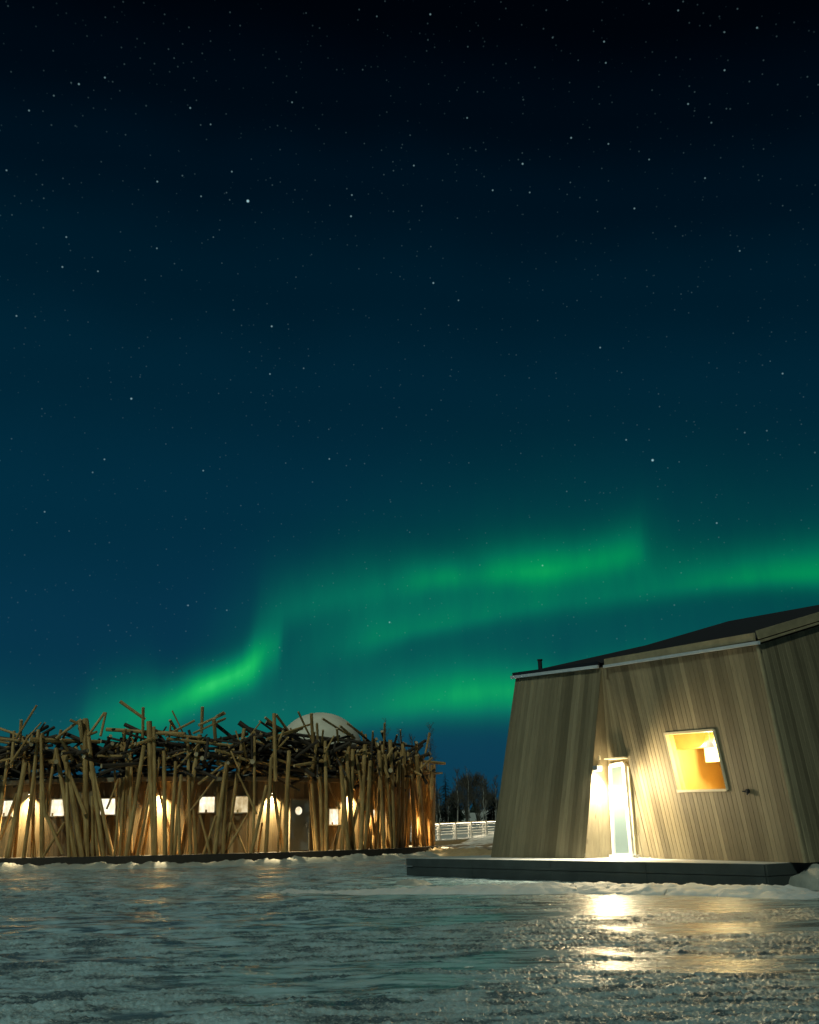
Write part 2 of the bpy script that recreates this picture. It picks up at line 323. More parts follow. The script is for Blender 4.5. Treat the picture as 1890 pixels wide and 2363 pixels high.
def build_ice():
    ang = np.concatenate([np.arange(-180, -34, 3.), np.arange(-34, 34, .085), np.arange(34, 180.1, 3.)])
    r = [.5, 1.5, 3., 4.2]
    while r[-1] < 52: r.append(r[-1]*1.0042)
    while r[-1] < 5200: r.append(r[-1]*1.12)
    r = np.array(r); A, R = np.meshgrid(np.radians(ang), r); X, Y = R*np.sin(A), R*np.cos(A)
    wx = X+1.2*(fbm(X*.3, Y*.3, 3, 5)-.5); wy = Y+1.2*(fbm(X*.3+9, Y*.3, 3, 6)-.5)
    n = fbm(wx*.22, wy*.62, 4, 11, .55)
    n2 = fbm(wx*1.1, wy*2.6, 4, 31, .6)
    v = n+.55*(n2-.5)+.22*(fbm(wx*2.4, wy*7., 4, 33, .6)-.5)
    v = v-.16*patch(X, Y, 4.2, 17.0, 5.5, 1.7)-.10*patch(X, Y, 1.2, 10.2, 3.6, 1.5)-.12*patch(X, Y, 4.4, 12.3, 2.2, 1.1)-.18*patch(X, Y, -2, 20, 5, 2)
    v = v+.14*patch(X, Y, 3.6, 14.3, 3.2, .8)+.22*patch(X, Y, 2.6, 7.6, 2.8, 1.5)+.08*patch(X, Y, .6, 13.8, 1.8, .9)+.10*patch(X, Y, -1.6, 7.2, 2.4, 1.1)
    crust = sstep(.42, .62, v+.10*(fbm(X*3.5, Y*5., 4, 91, .6)-.5))
    fade = 1-sstep(24, 50, R)
    h = crust*(.010+.022*(fbm(X*3, Y*8, 4, 51, .62)-.5)*2+.024*(fbm(X*30, Y*52, 3, 61, .65)-.5)*2)
    left = sstep(1.5, -1.5, X)                                  # wind ripples on the left
    h = h+(1-crust)*(.006*(fbm(wx*2.2, wy*6.0, 6, 71, .68)-.5)*2+.010*left*(fbm(wx*1.1, wy*2.6, 5, 77, .55)-.5)*2)
    h = h+.050*left*(fbm(wx*1.0, wy*2.4, 5, 77, .5)-.5)*2+.010*(fbm(wx*.8, wy*1.9, 3, 81)-.5)
    h = h*fade
    far = sstep(50, 200, R)
    Z = h-far*.02
    me = bpy.data.meshes.new('frozen_river'); nr, na = X.shape
    me.vertices.add(nr*na); me.vertices.foreach_set('co', np.stack([X, Y, Z], -1).astype(np.float32).ravel())
    i, j = np.meshgrid(np.arange(nr-1), np.arange(na-1), indexing='ij'); a = i*na+j
    q = np.stack([a, a+1, a+na+1, a+na], -1)[..., ::-1].reshape(-1, 4); nf = len(q)
    me.loops.add(nf*4); me.loops.foreach_set('vertex_index', q.astype(np.int32).ravel())
    me.polygons.add(nf); me.polygons.foreach_set('loop_start', np.arange(0, nf*4, 4, dtype=np.int32)); me.polygons.foreach_set('loop_total', np.full(nf, 4, dtype=np.int32))
    me.update(calc_edges=True); me.polygons.foreach_set('use_smooth', np.ones(nf, dtype=bool))
    at = me.attributes.new('crust', 'FLOAT', 'POINT'); at.data.foreach_set('value', crust.astype(np.float32).ravel())
    m, g = mat('river_ice')
    pos = g.n('ShaderNodeNewGeometry').outputs['Position']; cr = g.n('ShaderNodeAttribute', attribute_name='crust').outputs['Fac']
    st = g.n('ShaderNodeMapping', {'Vector': pos, 'Scale': (.45, 1.3, 1.)}).outputs[0]
    big = g.noise(st, .8, 5, .6); med = g.noise(pos, 7., 5, .65); fine = g.noise(g.n('ShaderNodeMapping', {'Vector': pos, 'Scale': (1., 1.9, 1.)}).outputs[0], 42., 3, .7)
    ice = g.mix(g.ramp(big, [(.35, 0.), (.65, 1.)]), (.085, .13, .145), (.24, .31, .31))
    ice = g.mix(g.m('MULTIPLY', g.ramp(med, [(.5, 0.), (.66, 1.)]), .4), ice, (.36, .39, .36))
    sn = g.mix(g.ramp(med, [(.35, 0.), (.65, 1.)]), (.085, .12, .13), (.40, .45, .42))
    col = g.mix(cr, ice, sn)
    stk = g.noise(g.n('ShaderNodeMapping', {'Vector': pos, 'Scale': (.9, 3.1, 1.)}).outputs[0], 1.3, 6, .68)
    col = g.mix(g.m('MULTIPLY', g.ramp(stk, [(.51, 0.), (.58, 1.)]), .85), col, (.04, .085, .115))
    col = g.mix(g.m('MULTIPLY', g.ramp(stk, [(.38, 1.), (.49, 0.)]), .6), col, (.52, .56, .53))
    lfw = g.n('ShaderNodeMapRange', {0: g.n('ShaderNodeSeparateXYZ', {0: pos}).outputs[0], 1: 4.5, 2: -2.5, 3: .36, 4: .88}).outputs[0]  # frost paler and bluer to the left, skylight put into the colour
    col = g.mix(g.m('MULTIPLY', lfw, g.ramp(stk, [(.45, 1.), (.56, .10)])), col, (.54, .80, .86))
    spark = g.noise(g.n('ShaderNodeMapping', {'Vector': pos, 'Scale': (1., 2., 1.)}).outputs[0], 38., 3, .7)
    col = g.mix(g.m('MULTIPLY', g.m('MULTIPLY', g.ramp(spark, [(.56, 0.), (.66, 1.)]), .85), g.m('ADD', .25, g.m('MULTIPLY', cr, .75))), col, (.88, .88, .80))  # sparkling glints painted into the colour as pale specks
    ro = g.m('ADD', g.m('ADD', .15, g.m('MULTIPLY', big, .20)), g.m('MULTIPLY', cr, .12))
    lf = g.n('ShaderNodeMapRange', {0: g.n('ShaderNodeSeparateXYZ', {0: pos}).outputs[0], 1: 2.5, 2: -2., 3: 0., 4: .10}).outputs[0]
    ro = g.m('SUBTRACT', ro, lf)
    hgt = g.m('ADD', g.m('MULTIPLY', med, g.m('ADD', .30, g.m('MULTIPLY', cr, .7))), g.m('MULTIPLY', fine, g.m('ADD', .14, g.m('MULTIPLY', cr, .95))))
    bp = g.n('ShaderNodeBump', {'Strength': .75, 'Distance': .03, 'Height': hgt})
    b = g.n('ShaderNodeBsdfPrincipled', {'Base Color': col, 'Roughness': ro, 'IOR': 1.36, 'Normal': bp.outputs[0]}); finish(g, b.outputs[0])
    me.materials.append(m); o = bpy.data.objects.new('frozen_river', me); C.objects.link(o); tag(o, kind='structure'); return o
build_ice()
# shore behind the cabin and the round building
def shore_h(x, y):
    edge = 50+8*math.tanh((2-x)*.25)*1. + (22 if x < -2 else 22*max(0., (1.-(x+2)/3.5)) if x < 1.5 else 0)
    t = (y-edge)
    def ss(a, b, q): q = min(1, max(0, (q-a)/(b-a))); return q*q*(3-2*q)
    return -.25+.50*ss(0, 7, t)+.85*ss(16, 34, t)+1.1*ss(40, 75, t)+5*ss(90, 260, t)
def build_shore():
    xs = [-420, -300, -200, -120, -70, -40, -25]+[-20+.5*i for i in range(120)]+[45, 60, 90, 140, 220, 320, 420]
    ys = [44+.6*i for i in range(70)]+[88+3*i for i in range(22)]+[165, 190, 230, 300, 420]
    vs = []; fs = []
    for y in ys:
        for x in xs:
            h = shore_h(x, y); near = 1 if y < 100 else 0
            h += .18*(mnoise.fractal(Vector((x*.6, y*.6, 0)), 1., 2., 4))*(1 if h > -.1 else .2)
            vs.append((x, y, h))
    nx = len(xs)
    for j in range(len(ys)-1):
        for i in range(nx-1): a = j*nx+i; fs.append((a, a+1, a+nx+1, a+nx))
    b = MB(); b.add(vs, fs)
    m, g = mat('thawing_shore'); pos = g.n('ShaderNodeNewGeometry').outputs['Position']
    n1 = g.noise(pos, .35, 5, .6); n2 = g.noise(pos, 3., 5, .65)
    earth = g.mix(n2, (.09, .065, .035), (.30, .22, .12)); snow = g.mix(n2, (.45, .46, .42), (.78, .78, .74))
    zz = g.n('ShaderNodeSeparateXYZ', {0: pos}).outputs[2]
    f = g.ramp(g.m('ADD', g.m('MULTIPLY', g.m('SUBTRACT', n1, .5), 1.6), g.m('MULTIPLY', zz, 1.1)), [(.35, 0.), (.5, 1.)])
    bp = g.n('ShaderNodeBump', {'Strength': .8, 'Distance': .15, 'Height': n2})
    bs = g.n('ShaderNodeBsdfPrincipled', {'Base Color': g.mix(f, earth, snow), 'Roughness': .8, 'Normal': bp.outputs[0]}); finish(g, bs.outputs[0])
    tag(b.build('shore', m, smooth=True), kind='structure')
build_shore()
# ------------------------------------------------------------------ snow banks
def snowbank(name, line, width, height, material, seed, step=.06, rows=26, rough=1., hfun=None, smooth=0.):
    pts = []
    for a, b in zip(line[:-1], line[1:]):
        a, b = Vector(a), Vector(b); n = max(1, int((b-a).length/step))
        pts += [a+(b-a)*k/n for k in range(n)]
    pts.append(Vector(line[-1])); vs = []; fs = []; s = 0.
    for i, p in enumerate(pts):
        q = pts[min(i+1, len(pts)-1)]-pts[max(i-1, 0)]; t = q.normalized(); nn = Vector((-t.y, t.x, 0)); s += (q.length/2)
        e = min(1., min(i, len(pts)-1-i)*step/(width*.7)); e = math.sqrt(max(0., 1-(1-e)**2))
        lump = .5+.5*mnoise.fractal(Vector((s*.75, seed, 0)), 1., 2., 4)+.5*mnoise.fractal(Vector((s*3.1, seed+5, 0)), 1., 2., 3)*.5
        lump = max(.05, min(1.5, lump+.25))*(1-smooth)+.75*smooth
        if hfun: lump *= hfun(i/(len(pts)-1))
        for j in range(rows):
            u = -1+2*j/(rows-1); off = .3*mnoise.noise(Vector((s*1.3, seed+9, 0)))
            pr = max(0., 1-u*u)**.8; pos = p+nn*(u*width/2+off*width*.4*pr)
            h = height*lump*pr*e
            v3 = Vector((pos.x*6, pos.y*6, seed)); r = mnoise.fractal(v3, 1., 2., 5)
            h += rough*.05*r*pr**.5*e*min(1, height*6)
            vs.append((pos.x, pos.y, p.z-.03+max(0, h)))
    for i in range(len(pts)-1):
        for j in range(rows-1): a = i*rows+j; fs.append((a, a+1, a+rows+1, a+rows))
    b = MB(); b.add(vs, fs); o = b.build(name, material, smooth=True); tag(o, kind='structure'); return o
# ------------------------------------------------------------------ the cabin on its float
d = Vector((.57, -.8216, 0)).normalized(); nin = Vector((.8216, .57, 0)).normalized(); UP = Vector((0, 0, 1))
DK = .48
B0 = Vector((5.91, 25.58, DK)); A1 = Vector((4.3, 25.93, DK)); A0 = A1-d*3.80
Kc = atplane(1417, 1980, B0, nin); Kc.z = DK
At1 = atplane(1388, 1540, B0, nin); At0v = aty(1190, 1563, (A0+nin*1.02).y)
At0 = At0v
Bp = B0-nin*.32
nb = Matrix.Rotation(-.23, 3, 'Z') @ nin          # the front slab is turned a little
Bb0 = atplane(1502, 1979, Bp, nb); Bb0.z = DK
Bb1 = atplane(1857, 1984, Bp, nb); Bb1.z = DK
Bt0 = atplane(1400, 1541, Bp, nb); Bt1 = atplane(1747, 1489, Bp, nb)
cab = empty('cabin', (A1.x+2, A1.y+1, DK), 'angular timber cabin with leaning board walls standing on a dark float at right', 'cabin')
def bil(P, u, v): return (P[0]*(1-u)+P[1]*u)*(1-v)+(P[2]*(1-u)+P[3]*u)*v
def plankwall(name, P00, P10, P01, P11, pw, material, parent, hole=None, out=None, rows=8, depth=.016, uoff=0.):
    P = (P00, P10, P01, P11); W = ((P10-P00).length+(P11-P01).length)/2; H = ((P01-P00).length+(P11-P10).length)/2
    n = max(1, round(W/pw)); us = []
    g = .007/W
    for k in range(n+1):
        if k > 0: us.append((k/n-g, 0.))
        if 0 < k < n: us.append((k/n, -depth))
        if k < n: us.append((k/n+g, 0.))
    vsl = [j/rows for j in range(rows+1)]
    if hole:
        for hu in hole[:2]: us.append((hu, 0.))
        us = sorted([q for q in us if not any(abs(q[0]-hu) < 2.2*g for hu in hole[:2]) or q[0] in hole[:2]])
        vsl = sorted([q for q in vsl if all(abs(q-hv) > .02 for hv in hole[2:])]+list(hole[2:]))
    nrm = (P10-P00).cross(P01-P00).normalized()
    if out is not None and nrm.dot(out) < 0: nrm = -nrm
    vs = []; fs = []; uv = []
    for v in vsl:
        for u, o in us: vs.append(bil(P, u, v)+nrm*o)
    nu = len(us)
    for j in range(len(vsl)-1):
        for i in range(nu-1):
            um, vm = (us[i][0]+us[i+1][0])/2, (vsl[j]+vsl[j+1])/2
            if hole and hole[0] < um < hole[1] and hole[2] < vm < hole[3]: continue
            a = j*nu+i; f = (a, a+1, a+nu+1, a+nu)
            uvs = [(us[i][0], vsl[j]), (us[i+1][0], vsl[j]), (us[i+1][0], vsl[j+1]), (us[i][0], vsl[j+1])]
            e = 1e-4
            u0, u1 = us[i][0]*n+e+uoff, us[i+1][0]*n-e+uoff
            fs.append(f); uv.append([(u0, vsl[j]*H), (u1, vsl[j]*H), (u1, vsl[j+1]*H), (u0, vsl[j+1]*H)])
    b = MB(); b.add(vs, fs, 0, uv); return b.build(name, material, parent)
# window rectangle in the wall's own coordinates
def inv(P, pt):
    u = v = .5
    for _ in range(30):
        f = bil(P, u, v)-pt; du = bil(P, u+1e-3, v)-bil(P, u, v); dv = bil(P, u, v+1e-3)-bil(P, u, v)
        a, b_, c_ = du.dot(du), du.dot(dv), dv.dot(dv); p, q = f.dot(du), f.dot(dv); D = a*c_-b_*b_
        u -= 1e-3*(p*c_-q*b_)/D; v -= 1e-3*(q*a-p*b_)/D
    return u, v
PB = (Bb0, Bb1, Bt0, Bt1)
cs = [inv(PB, atplane(x, y, Bp, nb)) for x, y in ((1533, 1693), (1649, 1685), (1680, 1822), (1567, 1827))]
hole = ((cs[0][0]+cs[3][0])/2, (cs[1][0]+cs[2][0])/2, (cs[2][1]+cs[3][1])/2, (cs[0][1]+cs[1][1])/2)
plankwall('front_wall', Bb0, Bb1, Bt0, Bt1, .155, M['cabin'], cab, hole, -nin)
plankwall('left_wall', A0, A1, At0, At1, .155, M['cabin'], cab, None, -nin, uoff=40)
# thickness of the front slab's left edge and the niche surfaces
K2 = B0+d*.25
plankwall('niche_side', A1, Kc, At1, At1+Vector((.01, .01, 0)), .30, M['cabin'], cab, None, d, uoff=80)
plankwall('niche_back', Kc, K2, At1, At1+d*.2, .155, M['cabin'], cab, None, -nin, uoff=90)
b = MB(); b.add([Bb0, Bb0+nin*.3, Bt0+nin*.3, Bt0], [(0, 1, 2, 3)], 0, [[(0.1, 0), (.9, 0), (.9, 4), (.1, 4)]]); b.build('slab_edge', M['cabin'], cab)
# right flank runs back from the corner
Wb = Bb1+nin*8.5+d*.2; Wt = atplane(1890, 1444, Bt1, Vector((nin.y, -nin.x, 0))); tdir = (Wt-Bt1).normalized()
Wt = Bt1+tdir*7.6
plankwall('right_wall', Bb1, Wb, Bt1, Wt, .155, M['cabin'], cab, None, d, uoff=130)
bk0 = A0+nin*7.3; bt0 = At0+nin*6.0-UP*.7
plankwall('rear_wall', Wb, bk0, Wt, bt0, .155, M['cabin'], cab, None, nin, uoff=170)
plankwall('gable_wall', bk0, A0, bt0, At0, .155, M['cabin'], cab, None, -d, uoff=210)
b = MB(); b.beam(Bb1+UP*.0-nin*.02+d*.02, Bt1-nin*.02+d*.02, .06, .045, up=d); b.build('corner_board', M['fascia'], cab)
# roof
r0 = At1+UP*.12; rA = At0+UP*.09; rB = Bt1+UP*.16; rW = Wt+UP*.2; rb = bt0+UP*.1
R1 = aty(1490, 1489, 26.0); R2 = aty(1682, 1433, 24.6); R3 = aty(1890, 1398, 24.8); R3 = R2+(R3-R2)*2.2
b = MB()
rr = [rA, r0, rB, rW, rb, R1, R2, R3]
b.add(rr, [(0, 1, 5), (1, 2, 6, 5), (2, 3, 7, 6), (0, 5, 4), (5, 6, 4), (4, 6, 7), (4, 7, 3)])
b.add([p-UP*.12 for p in rr], [(0, 1, 5)[::-1], (1, 2, 6, 5)[::-1], (2, 3, 7, 6)[::-1], (0, 5, 4)[::-1], (5, 6, 4)[::-1], (4, 6, 7)[::-1], (4, 7, 3)[::-1]])
roof = b.build('roof', M['roof'], cab)
b = MB(); b.beam(At0-nin*.06-d*.05+UP*.085, At1-nin*.06-d*.02+UP*.11, .11, .06); b.build('roof_edge', M['black'], cab)
b = MB(); b.beam(At0-nin*.08-d*.12+UP*.005, At1-nin*.10-d*.03+UP*.02, .085, .07); b.build('gutter', M['metal'], cab)
b = MB(); b.beam(Bt0-nin*.08-d*.02+UP*.03, Bt1-nin*.09+d*.12+UP*.03, .07, .07); b.build('gutter', M['metal'], cab)
b = MB(); b.beam(Bt0-nin*.05+d*.0+UP*.15, Bt1-nin*.05+d*.0+UP*.185, .17, .05); b.build('fascia_board', M['fascia'], cab)
b = MB(); b.beam(Bt1+d*.05-nin*.0+UP*.22, Wt+d*.05+UP*.22, .19, .05); b.build('fascia_board', M['fascia'], cab)
b = MB(); b.beam(Bt1+d*.07+UP*.07, Wt+d*.07+UP*.07, .05, .05); b.build('gutter', M['fascia'], cab)
vp = aty(1247, 1545, 29.3); b = MB(); b.tube(vp, vp+UP*.27, .065, .065, 12); b.tube(vp+UP*.27, vp+UP*.31, .085, .085, 12); b.build('vent_pipe', M['black'], cab)
# the window with the room behind it
wc = [bil(PB, hole[0], hole[2]), bil(PB, hole[1], hole[2]), bil(PB, hole[1], hole[3]), bil(PB, hole[0], hole[3])]
b = MB(); cc = sum(wc, Vector())/4
for i in range(4):
    a, c_ = wc[i], wc[(i+1) % 4]
    b.beam(a+nin*.03, c_+nin*.03, .055, .13, up=nin.cross(c_-a))
for i in range(4):   # reveal boards
    a, c_ = wc[i], wc[(i+1) % 4]; b.add([a+nin*.02, c_+nin*.02, c_+nin*.28, a+nin*.28], [(0, 1, 2, 3)], 1)
win = b.build('window', [M['cream'], M['curtain']], cab)
b = MB(); b.add([p+nin*.14 for p in wc], [(0, 1, 2, 3)]); b.build('pane', M['glass'], win)
b = MB(); e1 = d; e2 = UP; rc = cc+nin*1.45+d*.1
ext1, ext2, ext3 = 1.25, 1.05, 1.16
c0 = rc-UP*.1
X_, Z_ = e1*ext1, e2*ext2
fr = [c0+X_*a+Z_*c_-nin*ext3 for a, c_ in ((-1, -1), (1, -1), (1, 1), (-1, 1))]; ba = [c0+X_*a+Z_*c_+nin*ext3 for a, c_ in ((-1, -1), (1, -1), (1, 1), (-1, 1))]
b.add(fr+ba, [(4, 5, 6, 7), (0, 1, 5, 4), (1, 2, 6, 5), (2, 3, 7, 6), (3, 0, 4, 7)])
inn = [p+nin*.29 for p in wc]; b.add(fr+inn, [(0, 1, 5, 4), (1, 2, 6, 5), (2, 3, 7, 6), (3, 0, 4, 7)])
b.build('room', M['room'], cab)
b = MB()                                         # wavy curtain at the back, a bed end and a cupboard edge
for k in range(22):
    u0, u1 = -1.1+k*.05, -1.1+(k+1)*.05
    z0, z1 = .05*math.sin(k*1.9), .05*math.sin((k+1)*1.9)
    b.add([c0+e1*u0-UP*.95+nin*(.9+z0), c0+e1*u1-UP*.95+nin*(.9+z1), c0+e1*u1+UP*1.0+nin*(.9+z1), c0+e1*u0+UP*1.0+nin*(.9+z0)], [(0, 1, 2, 3)])
b.build('curtain', M['curtain'], cab)
b = MB(); b.box(c0+e1*.45+nin*.55-UP*.55, e1*.16, nin*.2, UP*.45); b.box(c0+e1*.2+nin*.9-UP*.45, e1*.9, nin*.1, UP*.03); b.build('cupboard', M['curtain'], cab)
lp = cc-e1*.02+UP*.40+nin*.62
b = MB(); b.box(cc+e1*.30+UP*.50+nin*1.0, e1*.80, nin*.02, UP*.48); b.build('glow_panel', M['linen'], cab)  # added pale panel that catches the lamp and forms the bright glow
b = MB(); q0 = cc-e1*.42+UP*.62+nin*.80; b.tube(q0-nin*.16, q0+nin*.16, .26, .26, 24); b.box(q0-e1*.45, e1*.45, nin*.15, UP*.26); b.build('rounded_shelf', M['curtain'], cab)

b = MB(); b.tube(lp+UP*.07, lp-UP*.07, .06, .10, 20, 3); b.tube(lp+UP*.07, lp+UP*.30, .006, .006, 6); b.build('lamp_shade', [M['pane'], M['pane']], cab)
def light(name, typ, loc, energy, color, radius=.05, parent=None, **kw):
    l = bpy.data.lights.new(name, typ); l.energy = energy; l.color = color
    if hasattr(l, 'shadow_soft_size'): l.shadow_soft_size = radius
    for k, v in kw.items(): setattr(l, k, v)
    o = bpy.data.objects.new(name, l); C.objects.link(o); o.location = loc; return o
def aim(o, v): o.rotation_euler = Vector(v).to_track_quat('-Z', 'Y').to_euler()
WARM = (1., .68, .30); CREAM = (1., .86, .58)
light('room_light', 'POINT', lp-UP*.16, 160, (1., .75, .34), .06)
# niche: door, canopy, wall lamp
def kpt(px, py, off=0.): return atplane(px, py, B0-nin*off, nin)
dq = [kpt(1421, 1975, .0), kpt(1462, 1973, .0), kpt(1443, 1762, .0), kpt(1412, 1768, .0)]
b = MB()
for i in range(4): b.beam(dq[i]-nin*.05, dq[(i+1) % 4]-nin*.05, .10 if i != 3 else .07, .10, up=nin.cross(dq[(i+1) % 4]-dq[i]))
dr = b.build('door', M['white'], cab)
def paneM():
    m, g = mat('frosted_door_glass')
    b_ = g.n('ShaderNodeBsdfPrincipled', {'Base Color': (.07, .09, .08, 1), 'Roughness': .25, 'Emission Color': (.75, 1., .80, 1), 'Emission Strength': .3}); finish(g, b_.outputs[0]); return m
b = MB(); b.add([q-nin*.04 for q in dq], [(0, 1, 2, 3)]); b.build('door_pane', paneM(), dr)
b = MB(); hh = kpt(1455, 1878, .12); b.tube(hh-UP*.16, hh+UP*.16, .012, .012, 8); b.build('handle', M['steel'], dr)
b = MB(); t0, t1 = kpt(1468, 1977, .03), kpt(1450, 1768, .03); b.beam(t0, t1, .05, .06, up=d); b.build('door_trim', M['cream'], cab)
b = MB(); s0 = dq[0].copy(); s0.z = DK+.035; b.box(s0+d*.42-nin*.12, d*.42, nin*.13, UP*.035); b.build('door_step', M['white'], cab)
c1 = kpt(1403, 1752, .25); b = MB(); b.box(c1+d*.34+nin*.06, d*.37, nin*.18, UP*.016); b.box(c1-d*.01+UP*.035-nin*.3, d*.02, nin*.02, UP*.05); b.build('door_canopy', M['cream'], cab)
lz = 2.70
Lp = A1+nin*.62; Lp.z = lz
b = MB(); b.box(Lp+d*.10+UP*.02, d*.08, nin*.10, UP*.06); lf = b.build('wall_lamp', M['steel'], cab)
b = MB(); b.box(Lp+d*.10-UP*.048, d*.06, nin*.08, UP*.006); b.build('lamp_glass', M['lampglow'], lf)
nl = light('niche_light', 'SPOT', Lp+d*.24-nin*.08-UP*.08, 1150, (1., .90, .66), .08, spot_size=math.radians(140), spot_blend=.7)
aim(nl, -UP*1-d*.10-nin*.12)
light('niche_glow', 'POINT', Lp+d*.36-nin*.02-UP*.20, 70, (1., .80, .48), .12)
wl = light('wash_fill', 'SPOT', Lp+d*.80-nin*.78-UP*.35, 560, (1., .77, .42), .15, spot_size=math.radians(146), spot_blend=.75); aim(wl, d*1.+nin*.12-UP*.42)  # added spot without a fixture, stands in for the door lamp's spread
b = MB(); tp = atplane(1727, 1826, Bp, nb); b.tube(tp+nin*.02, tp-nin*.05, .05, .05, 12); b.tube(tp-nin*.04+UP*.02, tp-nin*.055-UP*.08, .022, .016, 8); b.box(tp-nin*.045-d*.05, d*.07, nin*.01, UP*.015); b.build('wall_tap', M['black'], cab)
# float / deck
dk = empty('float_deck', (5, 25, 0), 'low dark timber float frozen into the ice beneath the angular cabin', 'deck')
E0 = atz(940, 1980, DK); E1 = atz(1765, 1993, DK)
E0.z = E1.z = 0
E2 = E1+nin*11; E3 = E0+nin*11
dd = (E1-E0).normalized(); L = (E1-E0).length
b = MB(); n = 30
for k in range(n):
    a = E0+nin*(11*k/n+.006); c_ = E0+nin*(11*(k+1)/n-.006)
    vs = [a, a+dd*L, c_+dd*L, c_]; b.add([v+UP*(DK-.004) for v in vs]+[v+UP*(DK-.04) for v in vs], [(0, 1, 2, 3), (0, 4, 5, 1), (2, 6, 7, 3), (1, 5, 6, 2), (3, 7, 4, 0)])
b.build('deck_boards', M['decktop'], dk)
def skirt(p, q, nm='side_beam'):
    outn = (q-p).cross(UP).normalized(); Lq = (q-p).length; k = max(1, round(Lq/3.4)); b = MB()
    for i in range(k):
        a = p+(q-p)*(i/k); c_ = p+(q-p)*((i+1)/k); g = (q-p).normalized()*.004
        b.beam(a+g+outn*.02+UP*(DK-.12), c_-g+outn*.02+UP*(DK-.12), .215, .045)
        b.beam(a+g+outn*.012+UP*(DK-.355), c_-g+outn*.012+UP*(DK-.355), .225, .045)
    b.beam(p+UP*(DK-.25)-outn*.02, q+UP*(DK-.25)-outn*.02, .46, .03)
    return b.build(nm, M['deck'], dk)
for p, q in ((E0, E1), (E1, E2), (E2, E3), (E3, E0)): skirt(p, q)
b = MB(); b.tube(E0-nin*.05-d*.04+UP*.26, E0-nin*.06+d*.35+UP*.26, .018, .018, 8); b.build('mooring_ring', M['steel'], dk)
# snow lip in front of the float and mounds at its ends
lip = [atz(x, y, 0) for x, y in ((480, 2051), (640, 2056), (800, 2059), (960, 2058), (1100, 2058), (1230, 2058), (1330, 2056), (1430, 2059), (1560, 2060), (1700, 2063), (1790, 2066), (1910, 2071))]
snowbank('snow_ridge', lip, 1.7, .17, M['snow'], 3.3, smooth=.55, hfun=lambda t: .25+1.05*min(1, max(0, (t-.28)/.25)))
m0 = atz(935, 2040, 0); m1 = atz(1000, 2044, 0)
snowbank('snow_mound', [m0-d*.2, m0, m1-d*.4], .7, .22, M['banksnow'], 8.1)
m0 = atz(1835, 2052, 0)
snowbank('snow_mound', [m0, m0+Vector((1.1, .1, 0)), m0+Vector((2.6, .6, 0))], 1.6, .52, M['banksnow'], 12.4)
# ------------------------------------------------------------------ round building wrapped in logs
az0 = math.radians(-13.2); RC = Vector((math.sin(az0)*60, math.cos(az0)*60, 0)); ZB = .44
RW, RL, RP = 13.0, 14.35, 15.0
def cyl(px, py, R):
    r = ray(px, py); o = Vector((0, 0, HC)); a = r.x**2+r.y**2; bb = 2*(r.x*(o.x-RC.x)+r.y*(o.y-RC.y)); cc_ = (o.x-RC.x)**2+(o.y-RC.y)**2-R*R
    D = bb*bb-4*a*cc_
    t = (-bb-math.sqrt(max(0, D)))/(2*a); return o+r*t
def ringp(th, R, z): return RC+Vector((math.sin(th)*R, -math.cos(th)*R, z))    # th = 0 faces -Y
def angof(p): return math.atan2(p.x-RC.x, -(p.y-RC.y))
ring = empty('round_building', (RC.x, RC.y, 0), 'low round building caged in a tangle of leaning and heaped logs at left', 'building')
HW = 3.72
b = MB(); n = 300
for k in range(n):
    t0, t1 = 2*math.pi*k/n, 2*math.pi*(k+1)/n
    ga = .006/RW
    p = [ringp(t0+ga, RW, ZB), ringp(t1-ga, RW, ZB), ringp(t1-ga, RW, HW), ringp(t0+ga, RW, HW)]
    b.add(p, [(0, 1, 2, 3)], 0, [[(k+.02, 0), (k+.98, 0), (k+.98, 3.3), (k+.02, 3.3)]])
    q = [ringp(t1-ga, RW, ZB), ringp(t1, RW-.02, ZB), ringp(t1, RW-.02, HW), ringp(t1-ga, RW, HW)]; b.add(q, [(0, 1, 2, 3)], 0, [[(k+.9, 0)]*4])
    q = [ringp(t1, RW-.02, ZB), ringp(t1+ga, RW, ZB), ringp(t1+ga, RW, HW), ringp(t1, RW-.02, HW)]; b.add(q, [(0, 1, 2, 3)], 0, [[(k+.9, 0)]*4])
b.build('wall', M['ringwall'], ring)
def annulus(b, R0, R1, z0, z1, n=120, mi=0):
    for k in range(n):
        t0, t1 = 2*math.pi*k/n, 2*math.pi*(k+1)/n
        b.add([ringp(t0, R0, z0), ringp(t1, R0, z0), ringp(t1, R1, z1), ringp(t0, R1, z1)], [(0, 1, 2, 3)], mi)
b = MB(); annulus(b, 13.35, 13.35, 3.62, 3.82); annulus(b, 13.35, 13.0, 3.62, 3.62); b.build('eave_board', M['eave'], ring)
b = MB(); annulus(b, 13.37, 6.5, 3.83, 4.5); annulus(b, 6.5, 6.5, 4.5, .3); b.build('roof', M['roof'], ring)
b = MB(); annulus(b, RP, RP, .02, ZB); annulus(b, RP, 0.1, ZB, ZB); b.build('platform', M['ringdeck'], ring)
b = MB()
for k in range(46):                                  # leftover snow on the roof under the logs
    th = random.uniform(-1.5, 1.5); R = random.uniform(10, 13.2); c_ = ringp(th, R, 3.83+(13.37-R)*.0975); s = random.uniform(.25, .9)
    vs = [c_+UP*.14*s]; m_ = 12
    for j in range(m_):
        a = 2*math.pi*j/m_; rr_ = s*random.uniform(.7, 1.2); vs.append(c_+Vector((math.cos(a)*rr_, math.sin(a)*rr_, -.03)))
    b.add(vs, [(0, 1+j, 1+(j+1) % m_) for j in range(m_)])
tag(b.build('roof_snow', M['snow'], ring, smooth=True), kind='stuff')
